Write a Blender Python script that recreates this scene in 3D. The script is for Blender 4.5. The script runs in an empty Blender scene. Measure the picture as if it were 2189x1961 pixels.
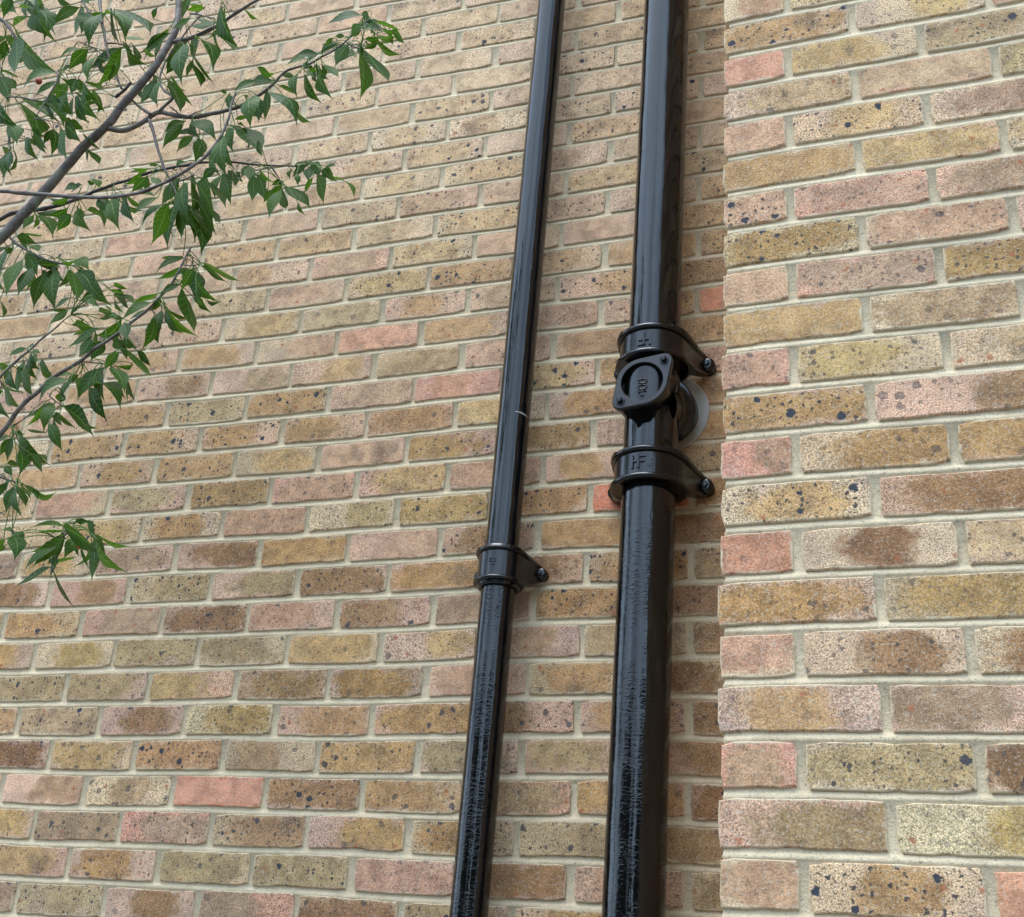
import bpy, bmesh, math, random
from math import sin, cos, pi, radians, sqrt, exp
from mathutils import Vector, Matrix, noise as mn

# ------------------------------------------------------------------ camera, sky, sun, exposure
Z0 = 4.0                                   # height of the coursing datum above the ground
CAM = Vector((0.8164, -2.2283, -2.4102 + Z0))
ROWS = [Vector((0.9385275, 0.3354815, 0.0813534)),      # image right
        Vector((-0.0746589, 0.4273519, -0.9009974)),    # image down
        Vector((-0.3370345, 0.8395371, 0.4261282))]     # view direction
FPX, PW, PH = 2604.73, 2189.0, 1961.0
sc = bpy.context.scene
col = sc.collection
camd = bpy.data.cameras.new('camera')
camo = bpy.data.objects.new('camera', camd)
col.objects.link(camo)
m3 = Matrix((ROWS[0], -ROWS[1], -ROWS[2])).transposed()
camo.matrix_world = Matrix.Translation(CAM) @ m3.to_4x4()
camd.sensor_fit = 'HORIZONTAL'
camd.sensor_width = 36.0
camd.lens = FPX / PW * 36.0
camd.clip_start = 0.05
camd.clip_end = 500
sc.camera = camo

SUN_EL, SUN_AZ = radians(68), radians(215)     # sun behind thin cloud, high, over the photographer's left shoulder
w = bpy.data.worlds.new("World"); sc.world = w; w.use_nodes = True
nt = w.node_tree; nt.nodes.clear()
out = nt.nodes.new('ShaderNodeOutputWorld'); bg = nt.nodes.new('ShaderNodeBackground')
sky = nt.nodes.new('ShaderNodeTexSky'); sky.sky_type = 'NISHITA'; sky.sun_disc = False
sky.sun_elevation = SUN_EL; sky.sun_rotation = SUN_AZ; sky.dust_density = 3.0; sky.air_density = 1.0
tc = nt.nodes.new('ShaderNodeTexCoord')
nz = nt.nodes.new('ShaderNodeTexNoise'); nz.inputs['Scale'].default_value = 2.4; nz.inputs['Detail'].default_value = 5
mr = nt.nodes.new('ShaderNodeMapRange')
mr.inputs['From Min'].default_value = .40; mr.inputs['From Max'].default_value = .62
mr.inputs['To Min'].default_value = .30; mr.inputs['To Max'].default_value = .85
mx = nt.nodes.new('ShaderNodeMix'); mx.data_type = 'RGBA'
mx.inputs['B'].default_value = (10.6, 14.2, 18.6, 1)    # cloud
nt.links.new(tc.outputs['Generated'], nz.inputs['Vector'])
nt.links.new(nz.outputs['Fac'], mr.inputs['Value'])
nt.links.new(mr.outputs['Result'], mx.inputs['Factor'])
nt.links.new(sky.outputs[0], mx.inputs['A'])
nt.links.new(mx.outputs['Result'], bg.inputs['Color'])
bg.inputs['Strength'].default_value = 0.12
nt.links.new(bg.outputs[0], out.inputs[0])
sd = bpy.data.lights.new('sun', 'SUN'); so = bpy.data.objects.new('sun', sd); col.objects.link(so)
sd.energy = 1.5; sd.angle = radians(32); sd.color = (1, .965, .92)
sdir = Vector((sin(SUN_AZ) * cos(SUN_EL), cos(SUN_AZ) * cos(SUN_EL), sin(SUN_EL)))
so.rotation_euler = sdir.to_track_quat('Z', 'Y').to_euler()
so.location = (0, -5, 12)
sc.view_settings.view_transform = 'Standard'; sc.view_settings.look = 'None'
sc.view_settings.exposure = 0.74; sc.view_settings.gamma = 1.0
sc.view_settings.use_curve_mapping = False
sc.render.engine = 'CYCLES'

# ------------------------------------------------------------------ helpers
def tag(o, label=None, cat=None, group=None, kind=None):
    if label: o['label'] = label
    if cat: o['category'] = cat
    if group: o['group'] = group
    if kind: o['kind'] = kind
    return o

def mesh_obj(name, verts, faces, mat, parent=None, smooth=False, loc=None):
    me = bpy.data.meshes.new(name)
    me.from_pydata([tuple(v) for v in verts], [], faces)
    if mat: me.materials.append(mat)
    if smooth: me.polygons.foreach_set('use_smooth', [True] * len(me.polygons))
    me.update()
    o = bpy.data.objects.new(name, me); col.objects.link(o)
    if loc: o.location = loc
    if parent: o.parent = parent
    return o

def empty(name, loc):
    o = bpy.data.objects.new(name, None); col.objects.link(o); o.location = loc
    o.empty_display_size = .1
    return o

def s2l(c):
    return tuple(((v / 255) / 12.92 if v / 255 <= .04045 else (((v / 255) + .055) / 1.055) ** 2.4) for v in c)

class N:
    """tiny node-graph helper"""
    def __init__(s, name):
        s.m = bpy.data.materials.new(name); s.m.use_nodes = True
        s.t = s.m.node_tree; s.t.nodes.clear()
        s.out = s.t.nodes.new('ShaderNodeOutputMaterial')
        s.b = s.t.nodes.new('ShaderNodeBsdfPrincipled')
        s.t.links.new(s.b.outputs[0], s.out.inputs[0])
    def n(s, ty, **kw):
        nd = s.t.nodes.new(ty)
        for k, v in kw.items(): setattr(nd, k, v)
        return nd
    def set(s, nd, key, v):
        if hasattr(v, 'is_linked') or isinstance(v, bpy.types.NodeSocket): s.t.links.new(v, nd.inputs[key])
        else: nd.inputs[key].default_value = v
    def math(s, op, a, b=None, c=None, clamp=False):
        nd = s.n('ShaderNodeMath', operation=op, use_clamp=clamp)
        s.set(nd, 0, a)
        if b is not None: s.set(nd, 1, b)
        if c is not None: s.set(nd, 2, c)
        return nd.outputs[0]
    def ramp(s, v, a, b, c=0.0, d=1.0, smooth=True):
        nd = s.n('ShaderNodeMapRange', interpolation_type='SMOOTHSTEP' if smooth else 'LINEAR')
        s.set(nd, 'Value', v); s.set(nd, 'From Min', a); s.set(nd, 'From Max', b); s.set(nd, 'To Min', c); s.set(nd, 'To Max', d)
        return nd.outputs['Result']
    def noise(s, vec, scale, detail=2.0, rough=.5, dist=0.0):
        nd = s.n('ShaderNodeTexNoise')
        if vec is not None: s.set(nd, 'Vector', vec)
        s.set(nd, 'Scale', scale); s.set(nd, 'Detail', detail); s.set(nd, 'Roughness', rough); s.set(nd, 'Distortion', dist)
        return nd.outputs['Fac']
    def voro(s, vec, scale, dim='2D'):
        nd = s.n('ShaderNodeTexVoronoi', voronoi_dimensions=dim)
        s.set(nd, 'Vector', vec); s.set(nd, 'Scale', scale)
        return nd
    def mix(s, f, a, b, mode='MIX'):
        nd = s.n('ShaderNodeMix', data_type='RGBA', blend_type=mode)
        s.set(nd, 'Factor', f); s.set(nd, 'A', a); s.set(nd, 'B', b)
        return nd.outputs['Result']
    def attr(s, name):
        return s.n('ShaderNodeAttribute', attribute_name=name)
    def bump(s, h, strength, dist):
        nd = s.n('ShaderNodeBump'); s.set(nd, 'Height', h); s.set(nd, 'Strength', strength); s.set(nd, 'Distance', dist)
        s.t.links.new(nd.outputs[0], s.b.inputs['Normal']); return nd

# ------------------------------------------------------------------ materials
def mat_brick():
    g = N('stock_brick')
    lp = g.attr('lp'); sz = g.attr('sz'); cA = g.attr('cA').outputs['Color']; cB = g.attr('cB').outputs['Color']; pp = g.attr('pp')
    sx = g.n('ShaderNodeSeparateXYZ'); g.t.links.new(lp.outputs['Vector'], sx.inputs[0])
    x, z, seed = sx.outputs
    ss = g.n('ShaderNodeSeparateXYZ'); g.t.links.new(sz.outputs['Vector'], ss.inputs[0])
    W, H, spk = ss.outputs
    sp = g.n('ShaderNodeSeparateXYZ'); g.t.links.new(pp.outputs['Vector'], sp.inputs[0])
    u0, hw, frost = sp.outputs
    cv = g.n('ShaderNodeCombineXYZ')
    g.t.links.new(g.math('MULTIPLY_ADD', seed, 3.71, x), cv.inputs[0])
    g.t.links.new(g.math('MULTIPLY_ADD', seed, 2.17, z), cv.inputs[1])
    g.t.links.new(seed, cv.inputs[2])
    V = cv.outputs[0]
    # kiss mark: oval patch in the middle of the stretcher
    ex = g.math('DIVIDE', g.math('SUBTRACT', x, u0), hw)
    ez = g.math('DIVIDE', z, .036)
    d = g.math('SQRT', g.math('ADD', g.math('POWER', g.math('ABSOLUTE', ex), 3.0), g.math('POWER', g.math('ABSOLUTE', ez), 3.0)))
    d = g.math('ADD', d, g.math('MULTIPLY', g.math('SUBTRACT', g.noise(V, 24, 5, .7), .5), 2.3))
    pm = g.ramp(d, .50, 1.15, 1.0, 0.0)
    # mottling of each zone
    low = g.noise(V, 17, 3, .6)
    vA = g.mix(g.ramp(low, .35, .65, 0, 1), (.84, .83, .82, 1), (1.14, 1.13, 1.11, 1))
    A = g.mix(1.0, cA, vA, 'MULTIPLY')
    low2 = g.noise(V, 26, 4, .6, .4)
    vB = g.mix(g.ramp(low2, .34, .66, 0, 1), (.74, .72, .70, 1), (1.13, 1.13, 1.10, 1))
    Bc = g.mix(1.0, cB, vB, 'MULTIPLY')
    c = g.mix(pm, A, Bc)
    # warm flush towards the ends / bottom edge on some bricks
    fl = g.math('MULTIPLY', g.ramp(g.noise(V, 11, 2, .5), .56, .70, 0, 1), g.math('SUBTRACT', 1.0, pm))
    c = g.mix(g.math('MULTIPLY', fl, .38), c, (.45, .29, .235, 1))
    # burnt brown cloud, inside the patch only
    bn = g.ramp(g.noise(V, 9, 3, .55), .60, .74, 0, .6)
    c = g.mix(g.math('MULTIPLY', bn, pm), c, (.15, .095, .06, 1))
    # sand grain: salt and pepper, stronger on the frosted faces
    gr = g.noise(V, 430, 3, .75)
    grf = g.ramp(gr, .38, .62, -1, 1, False)
    amp = g.math('MULTIPLY_ADD', g.math('MULTIPLY', frost, g.math('SUBTRACT', 1.0, g.math('MULTIPLY', pm, .6))), .52, .22)
    mul = g.math('MULTIPLY_ADD', grf, amp, 1.0)
    cc = g.n('ShaderNodeCombineXYZ')
    for i in range(3): g.t.links.new(mul, cc.inputs[i])
    c = g.mix(1.0, c, cc.outputs[0], 'MULTIPLY')
    g2 = g.noise(V, 230, 4, .8)
    c = g.mix(g.ramp(g2, .52, .66, 0, .60), c, (.56, .52, .42, 1))
    c = g.mix(g.ramp(g2, .45, .32, 0, .60), c, (.16, .125, .09, 1))
    # dark clinker specks, three sizes
    wv = g.n('ShaderNodeTexNoise'); g.set(wv, 'Vector', V); g.set(wv, 'Scale', 120.0); g.set(wv, 'Detail', 5.0)
    va = g.n('ShaderNodeVectorMath', operation='MULTIPLY_ADD')
    g.t.links.new(wv.outputs['Color'], va.inputs[0]); va.inputs[1].default_value = (.013, .013, 0); g.t.links.new(V, va.inputs[2])
    VW = va.outputs[0]
    def spots(scale, rmax, gate):
        v = g.voro(VW, scale)
        sc_ = g.n('ShaderNodeSeparateColor'); g.t.links.new(v.outputs['Color'], sc_.inputs[0])
        thr = g.math('MULTIPLY', g.math('MULTIPLY', g.ramp(sc_.outputs[0], gate, 1.0, .15, 1.0, False), rmax), g.math('GREATER_THAN', sc_.outputs[0], gate))
        return g.math('MULTIPLY', g.ramp(g.math('SUBTRACT', v.outputs['Distance'], thr), 0.03, -.08, 0, 1), g.math('GREATER_THAN', thr, .001)), sc_
    s1, k1 = spots(40, .31, .79)
    s2, k2 = spots(92, .32, .55)
    s3, k3 = spots(210, .34, .45)
    c = g.mix(g.math('MULTIPLY', g.math('MULTIPLY', s3, .75), spk, None, True), c, (.085, .065, .05, 1))
    c = g.mix(g.math('MULTIPLY', g.math('MULTIPLY', s2, .92), spk, None, True), c, (.055, .05, .05, 1))
    c = g.mix(g.math('MULTIPLY', s1, spk, None, True), c, (.050, .053, .064, 1))
    # odd orange fleck
    s4 = g.voro(VW, 27)
    sc4 = g.n('ShaderNodeSeparateColor'); g.t.links.new(s4.outputs['Color'], sc4.inputs[0])
    of = g.math('MULTIPLY', g.ramp(s4.outputs['Distance'], .16, .05, 0, .8), g.math('GREATER_THAN', sc4.outputs[1], .93))
    c = g.mix(of, c, (.38, .13, .06, 1))
    # mortar smeared over the arrises
    edge = g.math('MINIMUM', g.math('SUBTRACT', g.math('MULTIPLY', W, .5), g.math('ABSOLUTE', x)),
                  g.math('SUBTRACT', g.math('MULTIPLY', H, .5), g.math('ABSOLUTE', z)))
    en = g.math('ADD', edge, g.math('MULTIPLY', g.math('SUBTRACT', g.noise(V, 60, 4, .7), .5), .016))
    sm = g.ramp(en, .0048, .0002, 0, .95)
    c = g.mix(sm, c, MORTAR)
    g.t.links.new(c, g.b.inputs['Base Color'])
    g.b.inputs['Roughness'].default_value = .93; g.b.inputs['Specular IOR Level'].default_value = .25
    h = g.math('ADD', g.math('MULTIPLY', gr, .7), g.math('MULTIPLY', g.noise(V, 90, 5, .7), 2.2))
    h = g.math('SUBTRACT', h, g.math('MULTIPLY', s1, .8))
    g.bump(h, .55, .0016)
    return g.m
MORTAR = (.60, .49, .33, 1)

def mat_mortar():
    g = N('lime_mortar')
    geo = g.n('ShaderNodeNewGeometry'); P = geo.outputs['Position']
    a = g.noise(P, 9, 6, .7); b = g.noise(P, 320, 2, .6); c0 = g.noise(P, 45, 4, .7)
    c = g.mix(g.ramp(a, .35, .65), (.53, .425, .275, 1), (.72, .585, .385, 1))
    c = g.mix(g.ramp(c0, .3, .7, 0, .45), c, (.70, .58, .40, 1))
    c = g.mix(g.ramp(b, .46, .30, 0, .6), c, (.27, .25, .19, 1))
    g.t.links.new(c, g.b.inputs['Base Color'])
    g.b.inputs['Roughness'].default_value = .95; g.b.inputs['Specular IOR Level'].default_value = .2
    pit = g.ramp(g.noise(P, 130, 3, .7), .63, .72, 0, .6)
    c = g.mix(pit, c, (.20, .17, .12, 1))
    c = g.mix(g.ramp(g.noise(P, 2.3, 4, .6), .52, .68, 0, .35), c, (.34, .30, .21, 1))
    g.t.links.new(c, g.b.inputs['Base Color'])
    h = g.math('SUBTRACT', g.math('ADD', g.math('MULTIPLY', b, .6), g.math('MULTIPLY', c0, 2.4)), pit)
    g.bump(h, .6, .0020)
    return g.m

def mat_paint(name='black_gloss_paint', r0=.01, r1=.07, lo=.0030, bk=1.0):
    g = N(name)
    geo = g.n('ShaderNodeTexCoord'); mp = g.n('ShaderNodeMapping'); g.t.links.new(geo.outputs['Object'], mp.inputs[0])
    mp.inputs['Scale'].default_value = (1, 1, .35)
    a = g.noise(mp.outputs[0], 22, 3, .5)
    mp3 = g.n('ShaderNodeMapping'); g.t.links.new(geo.outputs['Object'], mp3.inputs[0]); mp3.inputs['Scale'].default_value = (1, 1, 2.4)
    b = g.noise(mp3.outputs[0], 95, 2, .45, .8)
    mp2 = g.n('ShaderNodeMapping'); g.t.links.new(geo.outputs['Object'], mp2.inputs[0]); mp2.inputs['Scale'].default_value = (1, 1, .04)
    st = g.noise(mp2.outputs[0], 150, 3, .6)
    so_ = g.n('ShaderNodeSeparateXYZ'); g.t.links.new(geo.outputs['Object'], so_.inputs[0])
    rough_zone = g.math('MULTIPLY', g.ramp(so_.outputs[2], 2.75, 2.35, .06, 1), g.ramp(g.noise(geo.outputs['Object'], 5.0, 3, .6), .36, .58))
    h = g.math('ADD', g.math('MULTIPLY', a, 1.9), g.math('MULTIPLY', g.math('MULTIPLY', b, g.math('MULTIPLY_ADD', rough_zone, 0.85 * bk, .07 * bk)), 1.0))
    h = g.math('ADD', h, g.math('MULTIPLY', st, .25))
    g.bump(h, .55, .0016)
    dirt = g.ramp(g.noise(geo.outputs['Object'], 60, 5, .7), .58, .80, 0, .35)
    c = g.mix(dirt, (lo,) * 2 + (lo * 1.2, 1), (.015, .0135, .013, 1))
    g.t.links.new(c, g.b.inputs['Base Color'])
    g.t.links.new(g.math('MULTIPLY_ADD', g.noise(mp.outputs[0], 40, 4, .6), r1, r0), g.b.inputs['Roughness'])
    g.b.inputs['IOR'].default_value = 1.52
    return g.m

def mat_leaf():
    g = N('cherry_leaf')
    uv = g.attr('luv')
    s = g.n('ShaderNodeSeparateXYZ'); g.t.links.new(uv.outputs['Vector'], s.inputs[0])
    u, v, sd_ = s.outputs          # u along, v across (-1..1), seed
    mid = g.ramp(g.math('ABSOLUTE', v), .0, .09, 1, 0)
    vein = g.math('SINE', g.math('MULTIPLY', g.math('SUBTRACT', u, g.math('MULTIPLY', g.math('ABSOLUTE', v), .16)), 52.0))
    vm = g.ramp(vein, .75, 1.0, 0, .45)
    base = g.mix(g.math('FRACT', g.math('MULTIPLY', sd_, 7.3)), (.016, .046, .006, 1), (.052, .104, .012, 1))
    geo = g.n('ShaderNodeNewGeometry')
    base = g.mix(g.ramp(g.noise(geo.outputs['Position'], 90, 3, .6), .35, .7, 0, .35), base, (.05, .09, .035, 1))
    base = g.mix(g.math('MAXIMUM', mid, vm), base, (.13, .21, .075, 1))
    g.t.links.new(base, g.b.inputs['Base Color'])
    g.b.inputs['Roughness'].default_value = .45; g.b.inputs['Specular IOR Level'].default_value = .17
    g.bump(g.math('ADD', vm, g.math('MULTIPLY', mid, 1.5)), .6, .0008)
    tr = g.n('ShaderNodeBsdfTranslucent')
    g.t.links.new(g.mix(1.0, base, (2.2, 2.6, .6, 1), 'MULTIPLY'), tr.inputs[0])
    ms = g.n('ShaderNodeMixShader'); ms.inputs[0].default_value = .34
    g.t.links.new(g.b.outputs[0], ms.inputs[1]); g.t.links.new(tr.outputs[0], ms.inputs[2])
    g.t.links.new(ms.outputs[0], g.out.inputs[0])
    return g.m

def mat_bark():
    g = N('cherry_bark')
    tcn = g.n('ShaderNodeNewGeometry'); P = tcn.outputs['Position']
    a = g.noise(P, 30, 4, .6); b = g.noise(P, 220, 3, .6)
    c = g.mix(g.ramp(a, .35, .65), (.062, .045, .036, 1), (.155, .125, .10, 1))
    c = g.mix(g.ramp(b, .55, .7, 0, .6), c, (.26, .24, .20, 1))
    c = g.mix(g.ramp(g.noise(P, 14, 2), .58, .7, 0, .6), c, (.15, .16, .09, 1))
    g.t.links.new(c, g.b.inputs['Base Color']); g.b.inputs['Roughness'].default_value = .6
    g.bump(g.math('ADD', a, b), .6, .002)
    return g.m

def mat_plain(name, c1, c2, scale, rough=.9, bump=.3, bd=.01):
    g = N(name)
    tcn = g.n('ShaderNodeNewGeometry'); P = tcn.outputs['Position']
    a = g.noise(P, scale, 5, .65)
    g.t.links.new(g.mix(g.ramp(a, .3, .7), c1 + (1,), c2 + (1,)), g.b.inputs['Base Color'])
    g.b.inputs['Roughness'].default_value = rough
    g.bump(a, bump, bd)
    return g.m

M_DULL = mat_paint('weathered_black_paint', .26, .20, .014, .25)
M_CAST = mat_paint('cast_iron_gloss', .13, .12, .0035, .14)
M_BRICK, M_MORTAR, M_PAINT, M_LEAF, M_BARK = mat_brick(), mat_mortar(), mat_paint(), mat_leaf(), mat_bark()
M_TWIG = mat_plain('dark_twig', (.022, .016, .014), (.065, .048, .040), 90, .6)
M_SEAL = mat_plain('grey_sealing_plate', (.38, .37, .33), (.46, .45, .40), 25, .5, .1, .001)
M_BERRY = mat_plain('red_berry', (.36, .035, .02), (.46, .07, .03), 60, .3, .1, .001)
M_WHITE = mat_plain('white_paint_mark', (.30, .30, .28), (.42, .42, .39), 120, .6, .3, .001)
M_PAVE = mat_plain('pavement', (.13, .125, .115), (.20, .19, .175), 3, .9)
M_ROAD = mat_plain('road_asphalt', (.045, .045, .047), (.07, .068, .066), 8, .9)
M_CROWN = mat_plain('far_foliage', (.030, .060, .020), (.075, .115, .035), 2.5, .6)
M_HOUSE = mat_plain('far_brick', (.20, .13, .09), (.28, .19, .13), 6, .9)
M_ROOF = mat_plain('roof_tile', (.07, .05, .045), (.10, .075, .06), 5, .8)
M_GLASS = mat_plain('dark_window_glass', (.02, .022, .025), (.03, .032, .035), 2, .08, .02)
M_FRAME = mat_plain('white_window_frame', (.7, .7, .68), (.78, .78, .76), 5, .5)

# ------------------------------------------------------------------ brickwork
HC = 0.07726            # course height
UP = 0.1125             # half brick pitch
JX = .0105; JZ = .0115   # joints
FA = [0, 0, 0, -0.0155, 0.0052, 0.0015, -0.0105, -0.0044, 0.0059, -0.0131]
FB = [0, 0, 0, 0.0055, -0.0249, 0.0073, -0.0049, 0.0083, -0.0312, -0.0158]
def field(x, z):
    """how far the laid courses wander from a perfect grid (z relative to datum)"""
    X = max(-1.7, min(.7, x)) + .5; Zz = max(-2.4, min(.25, z)) / 1.5 + .75
    b = (1, X, Zz, X * X, X * Zz, Zz * Zz, X ** 3, X * X * Zz, X * Zz * Zz, Zz ** 3)
    dx = sum(p * q for p, q in zip(FA, b)); dz = sum(p * q for p, q in zip(FB, b))
    dz += .0012 * sin(x * 7.3 + z * 3) + .0010 * sin(x * 13.1 - z * 9)
    return dx, dz

PAL = {  # edge colour, centre colour, specks, frost   (sRGB as daylit, turned to albedo below)
 'Y': ((194, 178, 156), (184, 162, 120), 1.0, .9),
 'O': ((190, 170, 150), (174, 145, 107), .95, .55),
 'B': ((176, 153, 136), (148, 121, 94), .85, .6),
 'P': ((194, 168, 156), (186, 158, 140), .35, .6),
 'R': ((196, 158, 146), (196, 150, 134), .20, .5),
 'S': ((196, 128, 106), (198, 122, 98), .10, .2),
 'W': ((194, 181, 162), (190, 174, 148), .6, .85),
 'M': ((184, 164, 156), (170, 150, 134), .55, .8),
 'G': ((180, 168, 146), (168, 152, 124), 1.0, .9),
}
ALB = (1.10, .91, .70)
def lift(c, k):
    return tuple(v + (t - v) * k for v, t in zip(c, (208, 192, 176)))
def brick_params(code, rnd, pale=0.0):
    a = code[0]; b = code[-1]
    ea = PAL[a][0]; cb = PAL[b][1]
    spk = (PAL[a][2] + PAL[b][2]) / 2; fr = (PAL[a][3] + PAL[b][3]) / 2
    j = lambda c, s: tuple(max(0, min(255, v + q * 1.0 + d)) for v, q, d in zip(c, [rnd.gauss(0, s)] * 3, [rnd.gauss(0, 1.6) for _ in range(3)]))
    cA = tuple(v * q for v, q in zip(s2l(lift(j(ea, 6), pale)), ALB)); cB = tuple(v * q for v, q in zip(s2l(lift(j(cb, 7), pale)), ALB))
    return cA + (1,), cB + (1,), min(1, max(.05, rnd.gauss(spk * .82, .30))), max(0, min(1, rnd.gauss(fr, .2)))

class Acc:
    def __init__(s): s.v = []; s.f = []; s.lp = []; s.sz = []; s.cA = []; s.cB = []; s.pp = []
    def build(s, name, parent, kind=None, loc=None):
        me = bpy.data.meshes.new(name); me.from_pydata(s.v, [], s.f); me.materials.append(M_BRICK)
        for nm, ty, arr in (('lp', 'FLOAT_VECTOR', s.lp), ('sz', 'FLOAT_VECTOR', s.sz), ('pp', 'FLOAT_VECTOR', s.pp), ('cA', 'FLOAT_COLOR', s.cA), ('cB', 'FLOAT_COLOR', s.cB)):
            at = me.attributes.new(nm, ty, 'POINT')
            at.data.foreach_set('vector' if ty == 'FLOAT_VECTOR' else 'color', [c for t in arr for c in t])
        me.update()
        o = bpy.data.objects.new(name, me); col.objects.link(o)
        if loc: o.location = loc
        o.parent = parent
        if kind: o['kind'] = kind
        return o

def add_brick(acc, cx, cz, W, H, code, seed, hi=True, y0=0.0, depth=.05, warp=None, origin=(0, 0, 0), plane='front', sidex=0, zbase=0.0, proud=None, pale=0.0):
    """one brick: rounded ragged outline, arris, body. plane 'front' faces -y, 'left' faces -x."""
    rnd = random.Random(seed)
    cA, cB, spk, fr = brick_params(code, rnd, pale)
    sd = rnd.random()
    if proud is None: proud = .0018 + rnd.random() * .0016 - .0004
    nx = (11 if W > .15 else 6) if hi else 2
    nzz = 4 if hi else 1
    hw, hh = W / 2, H / 2
    rc = .0028 + rnd.random() * .0035 if hi else .004
    pts = []
    def side(a, b, n):
        for i in range(n):
            t = i / n; pts.append((a[0] + (b[0] - a[0]) * t, a[1] + (b[1] - a[1]) * t))
    side((-hw + rc, -hh), (hw - rc, -hh), nx); side((hw, -hh + rc), (hw, hh - rc), nzz)
    side((hw - rc, hh), (-hw + rc, hh), nx); side((-hw, hh - rc), (-hw, -hh + rc), nzz)
    if hi:
        # corner points
        q = []
        for i, p in enumerate(pts):
            n1 = rnd.gauss(0, .0007); big = mn.noise(Vector((p[0] * 28 + sd * 90, p[1] * 28, sd * 33))) * .0028
            dx, dz = p[0] / hw, p[1] / hh
            if abs(dz) > .98: q.append((p[0], p[1] - dz * (abs(n1) + max(0, big))))
            else: q.append((p[0] - dx * (abs(n1) + max(0, big) * .8), p[1]))
        pts = q
    bow = rnd.gauss(0, .0012); tilt = rnd.gauss(0, .004)
    n = len(pts)
    base = len(acc.v)
    def ring(inset, y):
        for (x, z) in pts:
            k = 1 - inset / hw, 1 - inset / hh
            px, pz = x * k[0], z * k[1] + bow * (1 - (x / hw) ** 2) + tilt * x
            wx, wz = cx + px, cz + pz
            if warp:
                ddx, ddz = warp(wx, wz); wx += ddx; wz += ddz
            if plane == 'front': v = (wx, y0 + y, wz + zbase)
            else: v = (sidex + y, wx, wz + zbase)
            acc.v.append((v[0] - origin[0], v[1] - origin[1], v[2] - origin[2]))
            lx = px; lz = pz
            if inset == 0 and y > .01: lx = px * 1.0
            acc.lp.append((lx, lz, sd * 10)); acc.sz.append((W, H, spk)); acc.cA.append(cA); acc.cB.append(cB)
            acc.pp.append((u0, hwp, fr))
    u0 = rnd.gauss(0, W * .13); hwp = W * rnd.choice((.28, .38, .45, .52, .62, .85, 1.2)) * rnd.uniform(.9, 1.1)
    if rnd.random() < .2: u0 = rnd.choice((-1, 1)) * W * .2
    ring(.0023 if hi else .002, -proud)
    if hi: ring(.0008, -proud + .0009)
    ring(0, -proud + .0045)
    ring(0, depth)
    nr = 4 if hi else 3
    flip = plane == 'left'
    def add(f): acc.f.append(tuple(reversed(f)) if flip else tuple(f))
    add([base + i for i in range(n)])
    for r in range(nr - 1):
        for i in range(n):
            j = (i + 1) % n; a = base + r * n; b = a + n
            add((a + j, a + i, b + i, b + j))

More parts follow.
